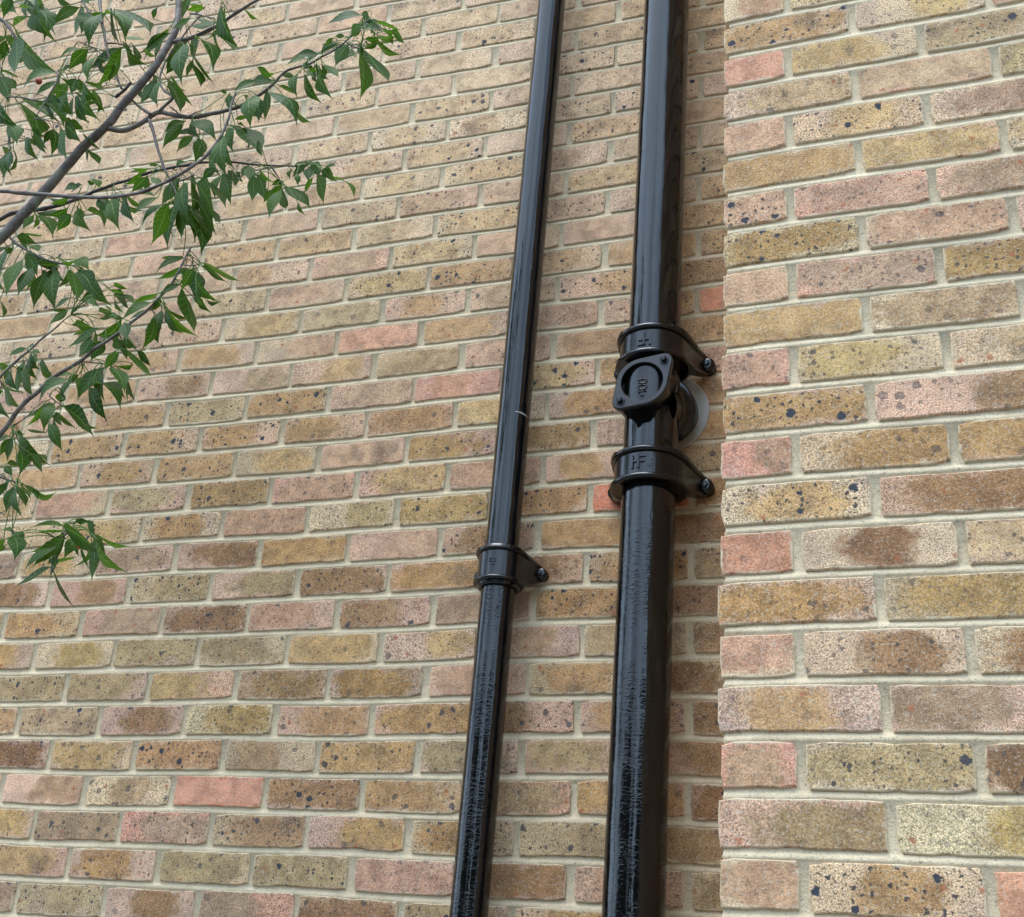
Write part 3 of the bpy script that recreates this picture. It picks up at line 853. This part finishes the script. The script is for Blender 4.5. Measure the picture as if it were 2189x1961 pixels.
# stepped lip at the collar mouth
o = mesh_obj('collar_lip', *lathe([(.036, ZS + .0035)] + [(.047, ZS + .003), (.0485, ZS), (.047, ZS - .003)], 56), M_CAST, small); smooth_by_angle(o, 50)
o = mesh_obj('collar_lip', *lathe([(.044, ZSb + .002), (.0445, ZSb - .004), (.0415, ZSb - .0075), (.036, ZSb - .0070), (.036, ZSb + .01)], 56), M_CAST, small); smooth_by_angle(o, 50)
raised(small, 'cast_letters', [(-6.5, 3.5, 5.5, 6.5), (-6.5, -2, 5.5, 1), (-9.5, -2, -7.5, 8), (-7, -8, 3, -6)], 0, 0, .0455, .05, (ZS + ZSb) / 2 + .002, h=.0020)
# scrape of pale paint round the joint half way up, and a dried drip below the collar
def arc_mark(a0, a1, z, r, dz, parent, name):
    pts, rad = [], []
    for i in range(17):
        t = i / 16; a = a0 + (a1 - a0) * t
        pts.append((r * sin(a), -r * cos(a), z - dz * t * t)); rad.append(.0016 * sin(pi * min(.97, t + .03)) ** .5 + .0004)
    return mesh_obj(name, *tube(pts, rad, 6), M_WHITE, parent, smooth=True)
arc_mark(.42, 1.35, Z0 - 1.2185, SR + .0002, .004, small, 'paint_scrape')

# ------------------------------------------------------------------ cherry branches
def ray_pt(x, y, Y):
    d = (ROWS[0] * ((x - PW / 2) / FPX) + ROWS[1] * ((y - PH / 2) / FPX) + ROWS[2])
    t = (Y - CAM.y) / d.y
    return CAM + d * t
TS = 3.6945
YB = -.56
def bpt(tx, ty, dy=0): return ray_pt(tx / TS, ty / TS, YB + dy)
MPX = 1.0  # metres per tile pixel is measured locally
def scale_at(p): return (p - CAM).dot(ROWS[2]) / FPX / TS
BR = [  # (points, start width px, end width px, material, depth offset, extend_back)
 ([(-40, 1910), (60, 1830), (180, 1700), (300, 1570), (480, 1370), (640, 1180), (850, 990), (1000, 790), (1200, 560), (1345, 330), (1395, 210), (1410, 90), (1415, -60)], 92, 44, 'B', 0),
 ([(1345, 335), (1480, 310), (1700, 215), (1860, 110), (2080, -30)], 34, 22, 'B', -.01),
 ([(860, 1015), (950, 1030), (1030, 1015), (1150, 950), (1250, 890), (1340, 900), (1430, 922), (1560, 922), (1680, 895), (1800, 868), (1890, 840), (1990, 790), (2080, 730), (2150, 670), (2250, 570), (2330, 535), (2450, 500), (2560, 440), (2680, 370), (2760, 300), (2870, 190), (2925, 150)], 46, 10, 'B', .01),
 ([(1250, 890), (1310, 830), (1365, 770), (1300, 720), (1262, 650), (1275, 570), (1310, 480), (1390, 370), (1480, 240), (1590, 115)], 26, 10, 'B', -.02),
 ([(1190, 905), (1110, 850), (1030, 785)], 26, 16, 'B', .0),
 ([(1180, 950), (1215, 1060), (1245, 1170), (1290, 1310), (1330, 1400), (1390, 1520), (1420, 1620)], 26, 14, 'T', .0),
 ([(-120, 1495), (0, 1508), (300, 1535), (600, 1555), (850, 1558), (1080, 1530), (1260, 1460), (1400, 1390), (1520, 1310), (1620, 1240), (1710, 1130), (1770, 1020), (1810, 920), (1830, 820), (1862, 730)], 34, 16, 'B', -.05),
 ([(-120, 1800), (0, 1735), (130, 1680), (350, 1650), (600, 1580), (780, 1500), (960, 1440), (1200, 1360), (1470, 1305), (1700, 1280), (1850, 1285), (2040, 1305), (2170, 1310), (2320, 1312), (2420, 1310)], 34, 10, 'T', .03),
 ([(2140, 1310), (2190, 1390), (2225, 1460)], 14, 9, 'T', .03),
 ([(80, 1880), (180, 1960), (330, 2040), (470, 2080), (560, 2095)], 22, 11, 'T', .0),
 ([(-160, 3620), (0, 3440), (90, 3310), (200, 3180), (310, 3090), (400, 2995), (520, 2920), (640, 2850), (740, 2760), (850, 2690), (960, 2610), (1100, 2500), (1200, 2420), (1280, 2330), (1350, 2250), (1400, 2170), (1440, 2080), (1480, 2000), (1512, 1950)], 40, 12, 'B', -.03),
 ([(-120, 3100), (0, 2975), (110, 2870), (220, 2775), (330, 2680), (420, 2610), (480, 2550), (560, 2490)], 24, 8, 'B', -.02),
 ([(-40, 130), (30, 170), (80, 230), (115, 290), (130, 320)], 30, 14, 'T', -.04),
 ([(780, -60), (800, 120), (820, 260), (855, 430), (900, 570), (962, 700)], 26, 18, 'B', .05),
 ([(640, -30), (690, 80), (760, 150), (805, 190)], 18, 12, 'T', .04),
 ([(620, 330), (740, 385), (850, 465)], 8, 9, 'T', .05),
 ([(850, 345), (930, 345), (990, 370), (1060, 450), (1130, 550)], 12, 8, 'T', .04),
 ([(912, 768), (960, 735), (1000, 695), (1035, 650)], 26, 22, 'T', -.01),
 ([(450, 560), (455, 620), (400, 730), (345, 820), (285, 920)], 13, 9, 'B', -.06),
 ([(270, 940), (380, 955), (500, 990)], 10, 6, 'T', -.06),
 ([(60, 768), (180, 775), (290, 795), (350, 800)], 10, 8, 'T', -.05),
 ([(-30, 3760), (60, 3790), (140, 3822)], 16, 11, 'T', .0),
 ([(440, 4250), (500, 4240), (545, 4205), (600, 4205)], 9, 13, 'T', -.03),
 ([(500, 4240), (540, 4190), (515, 4165)], 16, 10, 'T', -.03),
 ([(640, 2858), (740, 2862), (830, 2870)], 12, 8, 'T', -.03),
 ([(390, 3128), (450, 3175), (510, 3215)], 12, 6, 'T', -.03),
 ([(95, 3360), (160, 3330), (215, 3290)], 10, 6, 'T', -.02),
 ([(1480, 930), (1540, 890), (1600, 870)], 10, 6, 'T', .0),
 ([(1340, 840), (1400, 890), (1440, 925)], 12, 10, 'T', .0),
 ([(2740, 340), (2800, 375), (2850, 385)], 12, 10, 'T', .01),
 ([(1430, 2090), (1510, 2100), (1590, 2085)], 12, 7, 'T', -.03),
 ([(1400, 1440), (1500, 1400), (1540, 1380)], 9, 9, 'T', -.04),
 ([(0, 3000), (10, 3050), (-40, 3140)], 10, 10, 'T', -.03),
 ([(70, 1060), (75, 1130), (78, 1190)], 16, 10, 'T', -.04),
 ([(1500, 110), (1600, 125), (1700, 150)], 12, 8, 'T', -.02),
 ([(400, 4420), (415, 4510), (400, 4490)], 8, 8, 'T', -.03),
]
tree = empty('cherry_tree', (-1.75, -.75, 0))
tag(tree, 'leafy young cherry tree reaching in from the left over the brickwork, with drooping pointed leaves', 'tree')
T0 = Vector(tree.location)
samples = []
def smooth_path(pts, k=4):
    out = []
    P = [Vector(p) for p in pts]
    for i in range(len(P) - 1):
        p0, p1, p2, p3 = P[max(i - 1, 0)], P[i], P[i + 1], P[min(i + 2, len(P) - 1)]
        for s in range(k):
            u = s / k
            out.append(.5 * ((2 * p1) + (p2 - p0) * u + (2 * p0 - 5 * p1 + 4 * p2 - p3) * u * u + (3 * p1 - p0 - 3 * p2 + p3) * u ** 3))
    out.append(P[-1]); return out
rb = random.Random(4)
back = {0: True, 6: True, 7: True, 10: True, 11: True, 12: True, 13: False, 21: True}
for bi, (pts, w0, w1, mt, dy) in enumerate(BR):
    w3 = [bpt(x, y, dy + .012 * sin(x * .004 + bi)) for x, y in pts]
    path = smooth_path(w3, 4)
    n = len(path)
    rad = [(w0 + (w1 - w0) * (i / (n - 1))) * .5 * scale_at(p) * (1 + .10 * mn.noise(p * 60)) for i, p in enumerate(path)]
    ph = rb.random() * 9
    path = [p + Vector((mn.noise(p * 30 + Vector((ph, 0, 0))), mn.noise(p * 30 + Vector((0, ph, 5))), mn.noise(p * 30 + Vector((0, 9, ph))))) * .0016 for p in path]
    # little nodes on the twigs
    if w0 < 40:
        for i in range(1, n - 1):
            if i % 5 == 2: rad[i] *= 1.25
    samples += [(p, r) for p, r in zip(path, rad)]
    if back.get(bi):
        # carry the limb on to the trunk outside the picture
        st = path[0]; d = (path[0] - path[1]).normalized()
        tz = {0: 2.05, 6: 2.55, 7: 2.25, 10: 1.75, 11: 1.9, 12: 3.1, 21: 1.6}[bi]
        end = Vector((-1.75, -.75, tz)); ex = []
        L = (end - st).length
        c1 = st + d * L * .35; c2 = end + Vector((.18, .02, .12)) * (L * .8)
        for i in range(1, 15):
            t = i / 14
            ex.append(((1 - t) ** 3) * st + 3 * (1 - t) ** 2 * t * c1 + 3 * (1 - t) * t * t * c2 + t ** 3 * end)
        path = ex[::-1] + path
        rad = [rad[0] * (1 + .5 * (14 - i) / 14) for i in range(14)] + rad
    V, F = tube([p - T0 for p in path], rad, 12 if w0 > 40 else 8)
    mesh_obj('branch', V, F, M_BARK if mt == 'B' else M_TWIG, tree, smooth=True)
tp = [Vector((0.0, 0, 0)), Vector((.03, .01, .8)), Vector((-.02, .0, 1.6)), Vector((.0, .0, 2.4)), Vector((.05, .02, 3.2)), Vector((.0, .05, 4.2))]
tpp = smooth_path(tp, 5)
mesh_obj('trunk', *tube(tpp, [.075 - .055 * i / len(tpp) for i in range(len(tpp))], 16), M_BARK, tree, smooth=True)

PL = [.03, .27, .54, .77, .92, 1.0, .98, .89, .74, .54, .34, .17, .06, .012]
def prof_leaf(u):
    q = u * (len(PL) - 1); i = min(int(q), len(PL) - 2); f = q - i; f = f * f * (3 - 2 * f) * .3 + f * .7
    return PL[i] * (1 - f) + PL[i + 1] * f
def leaf(bx, by, tx, ty, w, dy=0.0, idx=0, only_mesh=False):
    rnd = random.Random(idx * 13 + 5)
    yb = YB + dy + rnd.uniform(-.02, .02)
    B = bpt(bx, by, yb - YB); T = bpt(tx, ty, yb - YB + rnd.uniform(-.014, .014)); T = B + (T - B) * 1.07
    mpx = scale_at(B)
    ax = T - B; L = ax.length; Wp = w * mpx
    Wf = L * .42; Wp *= .99
    view = (B - CAM).normalized()
    axn = ax.normalized()
    lat = axn.cross(view).normalized()       # in-picture sideways
    if Wp >= Wf:
        Wf = Wp * 1.04
        need = Wf / .42
        if need > L: # foreshortened: leaf leans towards or away from us
            k = sqrt(max(0, need * need - L * L)) * .7
            T = T + view * (k * rnd.choice((-1, -1, 1)) * .8); ax = T - B; L = ax.length; axn = ax.normalized(); lat = axn.cross(view).normalized()
        ang = rnd.uniform(-.25, .25)
    else:
        ang = math.acos(max(.18, Wp / Wf)) * rnd.choice((-1, 1, 1))
    nrm = lat.cross(axn).normalized()         # faces camera roughly (-view)
    if nrm.dot(view) > 0: nrm = -nrm
    latr = (lat * cos(ang) + nrm * sin(ang)).normalized(); nr = axn.cross(latr).normalized()
    if nr.dot(nrm) < 0: nr = -nr
    fold = rnd.uniform(.06, .24) * rnd.choice((1, 1, -1)); curl = rnd.uniform(-.06, .20) * L; wav = rnd.uniform(.3, 1)
    side = (rnd.uniform(.02, .12) * L * (1 if latr.z > 0 else -1)) * min(1, sqrt(axn.x ** 2 + axn.y ** 2) * 1.6)
    NU, half = 14, [1.0, .55, 0.0, -.55, -1.0]
    vs, uv, fs = [], [], []
    for i in range(NU + 1):
        u = i / NU
        # ovate blade with a long drip tip
        wd = prof_leaf(u)
        c = B + axn * (L * u) + nr * (curl * (sin(pi * u))) + latr * (side * sin(pi * u))
        for v in half:
            e = wd * Wf / 2
            serr = 1 + .035 * sin(i * 9.1 + idx)
            p = c + latr * (v * e * (serr if abs(v) == 1 else 1)) + nr * (abs(v) * e * fold + .05 * e * wav * sin(u * 9 + v * 2 + idx) * abs(v))
            vs.append(p - B); uv.append((u, v, (idx * .6180339) % 1))
    for i in range(NU):
        for j in range(4):
            a = i * 5 + j; fs.append((a, a + 5, a + 6, a + 1))
    # stalk to the nearest twig
    best = min(samples, key=lambda s: (s[0] - B).length_squared)
    dist = (best[0] - B).length
    if dist < .16:
        Q = best[0] - B
        c1 = Q * .5 - axn * min(dist * .3, .02) + Vector((0, 0, min(.012, dist * .25)))
        pth = [((1 - t) ** 2) * Q + 2 * (1 - t) * t * c1 + t * t * Vector((0, 0, 0)) for t in [i / 6 for i in range(7)]] + [axn * (L * .06)]
        tv, tf = tube(pth, [.0009] * 7 + [.0005], 5)
        b = len(vs); vs += [Vector(v) for v in tv]; fs += [tuple(b + i for i in f) for f in tf]; uv += [(.5, 0, (idx * .6180339) % 1)] * len(tv)
    if only_mesh: return [v + B - T0 for v in vs], fs, uv
    me = bpy.data.meshes.new('leaf'); me.from_pydata([tuple(v) for v in vs], [], fs)
    me.polygons.foreach_set('use_smooth', [True] * len(fs))
    at = me.attributes.new('luv', 'FLOAT_VECTOR', 'POINT'); at.data.foreach_set('vector', [c for t in uv for c in t])
    me.materials.append(M_LEAF); me.update()
    o = bpy.data.objects.new('leaf', me); col.objects.link(o); o.location = B - T0; o.parent = tree
    return o

LV_A = '''130 240 440 560 150;125 300 110 580 112;50 320 0 480 80;150 60 330 320 160;330 20 450 330 150;210 -10 280 150 90;100 -10 30 150 80;630 60 430 200 90;680 100 640 270 120;800 110 710 370 110;
830 110 980 330 120;900 70 1170 260 80;700 390 550 560 100;640 385 470 490 30;750 450 700 640 80;960 380 765 670 110;880 480 865 650 60;980 295 1140 310 30;1010 360 1160 510 90;1130 400 1230 450 40;
1340 220 1090 420 60;1350 260 1150 460 80;1450 350 1440 660 140;1380 470 1310 590 80;1500 480 1580 680 70;1540 300 1670 560 110;1520 430 1690 650 34;1750 20 1880 370 112;1690 260 1840 400 56;1620 60 1470 80 50;
1680 200 1480 210 56;1940 90 2040 160 34;1500 150 1360 230 50;1240 620 1110 820 90;1150 680 1040 830 50;1260 640 1250 840 80;1340 650 1420 880 100;1350 620 1530 850 46;450 575 190 720 60;470 600 660 640 50;
470 640 285 760 50;540 660 440 790 80;600 620 560 740 90;650 680 780 800 90;500 760 570 920 110;590 770 700 970 90;650 770 790 950 110;700 760 830 900 50;400 790 560 960 70;290 840 490 1000 130;
130 790 250 1090 150;0 830 150 1000 150;0 610 70 820 112;60 980 130 1140 120;510 990 640 1130 120;420 1020 400 1230 110;470 1040 530 1250 90;270 1040 370 1180 80;250 1080 370 1230 60;200 1100 310 1270 80;
75 1190 30 1410 100;90 1200 100 1390 50;700 1190 780 1300 60;660 1070 800 1190 30;0 580 130 700 50;1450 980 1290 1170 90;1530 1080 1400 1200 70;1510 960 1700 1110 120;1600 1100 1540 1290 110;1770 1080 1790 1390 132;
1860 1000 2060 1215 150;1800 1010 1840 1200 90;1990 760 1980 1010 150;1790 730 1740 722 34;1850 720 2060 645 60;1800 760 1810 860 56;1950 925 1850 945 36;1170 1330 1030 1300 30;1250 1300 1180 1312 28;1120 1360 970 1450 50;
1160 1400 1040 1520 80;780 1480 720 1420 50;630 1480 510 1520 50;1470 1280 1390 1330 40;1190 1400 1280 1480 60;1700 1330 1600 1430 70;1650 1250 1740 1390 70;1760 1370 1820 1610 110;1840 1350 1870 1480 70;1960 1310 1970 1430 90;
2000 1380 1990 1590 100;1910 1400 1850 1480 40;1520 1370 1770 1630 60;1550 1450 1700 1750 130;1400 1430 1320 1570 50;560 1690 450 1830 92;610 1670 720 1830 112;690 1660 850 1750 42;770 1570 830 1670 80;880 1570 940 1810 140;
970 1570 1060 1760 90;1000 1560 1140 1640 50;540 1560 390 1610 50;540 1640 370 1690 60;290 1700 410 1870 110;270 1700 180 1810 60;1330 1600 1200 1920 132;1400 1600 1330 1950 110;1450 1450 1500 1760 132;1480 1640 1580 2000 150;
1560 1590 1700 1850 110;1250 1560 1070 1690 60;1300 1610 1130 1800 42;1420 1620 1430 1880 90;1440 1600 1560 1830 110;1380 1640 1240 1850 90;1210 150 1250 60 40;700 30 480 -30 60;30 -20 130 120 100;430 -40 560 40 60;1500 -30 1440 150 70;60 430 130 530 40'''
LV_B = '''815 120 550 200 64;890 180 820 110 70;820 190 740 290 70;980 245 750 270 72;900 210 1130 420 60;930 170 1130 240 34;980 220 1110 240 40;1060 240 1160 350 56;850 310 980 290 50;640 340 500 440 60;
720 350 620 520 100;690 290 610 290 40;600 300 530 360 40;740 440 600 470 50;690 440 780 460 30;480 430 290 450 60;390 460 230 520 40;815 390 810 770 112;850 400 1040 640 90;790 390 860 460 56;
110 610 0 530 60;120 640 -60 690 70;190 590 300 620 44;340 570 320 770 80;370 590 510 810 84;370 520 430 545 60;400 560 480 570 30;460 530 560 630 70;490 560 595 780 104;530 510 640 610 64;
170 680 320 740 40;100 730 300 980 122;230 790 430 970 30;0 760 10 960 90;0 1110 40 1240 40;0 1380 55 1580 100;20 1310 130 1440 40;190 1460 130 1560 84;120 1500 50 1600 56;190 1500 95 1720 92;
210 1470 410 1640 100;320 1600 380 1700 34;390 1300 280 1400 60;270 1340 260 1420 40;310 1370 320 1470 50;400 1330 400 1430 84;440 1400 370 1530 40;420 1310 490 1390 60;470 1380 520 1610 92;510 1340 580 1410 70;520 1330 600 1380 50;580 1400 755 1560 26'''
LV_E = '''40 170 0 380 80;100 150 30 205 56;180 240 55 520 112;260 300 145 520 100;360 340 270 620 112;200 190 290 370 100;400 320 520 420 70;440 320 440 640 132;560 320 610 560 110;620 330 740 550 150;
740 420 880 600 100;590 240 700 330 110;270 260 480 265 90;450 225 600 240 34;0 370 50 490 30;200 40 330 44 26;130 60 290 120 80;240 130 300 180 70;560 540 430 640 34;540 640 390 750 56;
640 560 780 620 90;720 530 740 610 60;900 450 1010 480 40;860 480 980 500 30;900 520 1060 600 50;900 520 1020 650 70;830 600 880 650 22;1460 230 1230 360 50;1440 290 1225 385 50;1530 310 1430 480 90;
1540 330 1540 560 130;1570 340 1730 570 80;1580 260 1890 410 42;1600 290 1790 420 50;1250 510 1030 590 42;1200 580 970 720 70;1270 540 1180 650 50;1420 440 1270 520 56;1440 470 1530 800 112;1300 580 1560 840 80;
1280 640 1255 890 100;1220 700 1120 940 90;1310 650 1440 820 70;1560 520 1670 660 56;1550 540 1600 610 56;1600 520 1680 540 30;1180 640 1020 720 32;590 750 740 780 80;780 710 940 710 60;960 710 720 810 92;
780 780 530 940 60;670 800 570 840 32;730 870 630 1000 90;820 880 720 1040 110;900 880 960 960 90;980 740 1000 880 100;980 890 1090 940 80;1000 950 1190 1160 60;1080 960 1190 1090 56;970 930 1000 1030 50;
940 970 830 1110 80;1050 1070 890 1060 28;830 1090 625 1340 112;870 1090 980 1290 110;980 1200 1070 1360 50;560 1185 320 1380 70;640 1170 610 1330 100;700 1250 845 1510 112;740 1210 940 1420 70;580 1150 430 1180 30;
500 1400 735 1640 112;640 1470 780 1570 32;490 1290 480 1370 80;430 1380 350 1600 100;430 1380 220 1490 50;330 1400 200 1560 44;410 1480 490 1560 60;430 1450 600 1580 40;380 1540 490 1750 100;360 1610 210 1580 30;
210 940 60 1000 42;240 970 320 990 40;240 1000 320 1110 84;220 1040 300 1190 70;310 1060 430 1180 90;130 1100 220 1120 42;90 1120 150 1280 80;160 1130 260 1340 92;30 1260 170 1420 60;20 1280 90 1500 60;
30 1240 190 1300 30;0 1100 80 1080 60;90 1650 0 1790 72;100 1640 60 1830 60;150 1640 220 1700 60;150 1690 390 1860 150;160 1750 150 1945 90;240 1780 330 1930 70;0 560 20 700 40'''
LV_I = '''30 60 100 140 64;60 190 0 310 56;110 220 50 430 84;130 220 180 460 60;150 190 430 260 26;170 210 290 330 42;170 195 430 320 36;510 540 180 590 30;500 570 290 590 30;500 590 220 730 80;
500 640 270 850 122;500 540 790 760 100;740 640 720 965 92;620 620 510 790 100;640 700 700 870 26;770 600 1030 690 42;760 630 1000 890 80;610 510 710 500 50;690 510 750 620 50;450 700 200 890 60;
400 860 110 1020 50;420 780 430 860 60;440 830 610 780 30;420 890 580 1160 36;100 610 110 800 140;90 580 0 590 22;40 640 0 700 42;30 690 0 740 52'''
idx = 0; ALLV = []
for txt, ox, oy in ((LV_A, 0, 0), (LV_B, 2032, 0), (LV_E, 0, 1810), (LV_I, 0, 3620)):
    for t in txt.replace('\n', '').split(';'):
        a = [float(q) for q in t.split()]
        idx += 1; ALLV.append((a, ox, oy))
        leaf(a[0] + ox, a[1] + oy, a[2] + ox, a[3] + oy, a[4], dy=-.01 + .03 * sin(idx * 2.4), idx=idx)
    # smaller leaves tucked behind the ones that show, joined as one part
bv, bf, bu = [], [], []
rr_ = random.Random(99)
for q, (a, ox, oy) in enumerate(ALLV):
    if a[4] < 50 or rr_.random() < .15: continue
    dx, dy_ = a[2] - a[0], a[3] - a[1]; th = rr_.choice((-1, 1)) * rr_.uniform(.30, .80); k = rr_.uniform(.65, .95); a = [a[0] + rr_.uniform(-35, 35), a[1] + rr_.uniform(-30, 10), 0, 0, a[4]]
    ex, ey = (dx * cos(th) - dy_ * sin(th)) * k, (dx * sin(th) + dy_ * cos(th)) * k
    v_, f_, u_ = leaf(a[0] + ox, a[1] + oy, a[0] + ox + ex, a[1] + oy + ey, a[4] * rr_.uniform(.45, .75), dy=.03 + rr_.random() * .03, idx=1000 + q, only_mesh=True)
    b = len(bv); bv += v_; bf += [tuple(b + i for i in f) for f in f_]; bu += u_
o = mesh_obj('small_leaves', bv, bf, M_LEAF, tree, smooth=True); o['kind'] = 'stuff'
at = o.data.attributes.new('luv', 'FLOAT_VECTOR', 'POINT'); at.data.foreach_set('vector', [c for t in bu for c in t])
NLEAF = idx
for (x, y, r) in ((305, 642, 27), (634, 4312, 27)):
    c = bpt(x, y, -.03); R = r * scale_at(c)
    prof = [(0.0004, R * .88), (R * .25, R * .95)] + [(R * cos(a), R * sin(a)) for a in [radians(q) for q in range(70, -91, -16)]] + [(.0002, -R)]
    st = tube([Vector((0, 0, R * .85)), Vector((-.002, .004, R * .85 + .012)), Vector((-.008, .008, R + .022))], [.0007] * 3, 5)
    o = mesh_obj('berry', *merge([lathe(prof, 20), st]), M_BERRY, tree, smooth=True, loc=c - T0)

# ------------------------------------------------------------------ the street behind the photographer (seen in the gloss of the pipes)
def flat(name, x0, x1, y0, y1, z, mat):
    o = mesh_obj(name, [(x0, y0, z), (x1, y0, z), (x1, y1, z), (x0, y1, z)], [(0, 1, 2, 3)], mat); o['kind'] = 'structure'; return o
flat('ground', -150, 150, -160, 60, -.008, M_PAVE)
flat('road', -150, 150, -9.5, -4.2, -.004, M_ROAD)
def far_tree(x, y, h, r, seed, label):
    rnd = random.Random(seed)
    t = empty('tree', (x, y, 0)); tag(t, label, 'tree', 'trees across the road')
    mesh_obj('trunk', *tube([Vector((0, 0, 0)), Vector((.1, 0, h * .3)), Vector((0, .1, h * .7))], [.22, .16, .07], 10), M_BARK, t, smooth=True)
    vs, fs = [], []
    for i in range(2600):
        d = Vector((rnd.gauss(0, 1), rnd.gauss(0, 1), rnd.gauss(0, 1))).normalized() * (rnd.random() ** .4)
        lump = 1 + .25 * mn.noise(d * 2.3 + Vector((seed, 0, 0)))
        c = Vector((d.x * r * lump, d.y * r * lump, h * .60 + d.z * h * .40 * lump))
        s = rnd.uniform(.10, .22)
        a = Vector((rnd.gauss(0, 1), rnd.gauss(0, 1), rnd.gauss(0, 1))).normalized(); b = a.orthogonal().normalized()
        k = len(vs); vs += [c + a * s, c + b * s * .6, c - a * s, c - b * s * .6]; fs.append((k, k + 1, k + 2, k + 3))
    mesh_obj('crown', vs, fs, M_CROWN, t)
far_tree(-9.5, -11, 5.6, 2.6, 1, 'broad tree across the road, furthest left')
far_tree(-4.6, -12, 5.4, 2.3, 2, 'tall rounded tree across the road, second from the left')
far_tree(-.6, -12.5, 4.6, 1.5, 3, 'smaller tree across the road before the gap')
far_tree(4.0, -12, 5.4, 1.9, 4, 'tree across the road just right of the gap')
far_tree(8.8, -11.5, 5.8, 2.5, 5, 'broad tree across the road, furthest right')
def house(x, y, wd, dp, h, label):
    t = empty('house', (x, y, 0)); tag(t, label, 'house', 'houses across the road')
    mesh_obj('wall', *boxp(0, 0, h / 2, wd, dp, h), M_HOUSE, t)
    v = [(-wd / 2 - .3, -dp / 2 - .3, h), (wd / 2 + .3, -dp / 2 - .3, h), (wd / 2 + .3, dp / 2 + .3, h), (-wd / 2 - .3, dp / 2 + .3, h), (-wd / 2 - .3, 0, h + 2.4), (wd / 2 + .3, 0, h + 2.4)]
    mesh_obj('roof', v, [(0, 1, 5, 4), (2, 3, 4, 5), (0, 4, 3), (1, 2, 5), (3, 2, 1, 0)], M_ROOF, t)
    for zz in (1.6, 4.2):
        for k in range(3):
            xx = (k - 1) * wd / 3.2
            f = mesh_obj('window', *boxp(xx, dp / 2 + .03, zz, 1.2, .1, 1.3), M_FRAME, t)
            mesh_obj('pane', *boxp(0, .055, 0, 1.05, .02, 1.15), M_GLASS, f, loc=None)
            f.children[0].location = (xx, dp / 2 + .03, zz)
house(-11, -19, 9, 7, 5.4, 'brick house across the road on the left')
house(10.5, -19, 9, 7, 5.4, 'brick house across the road on the right')
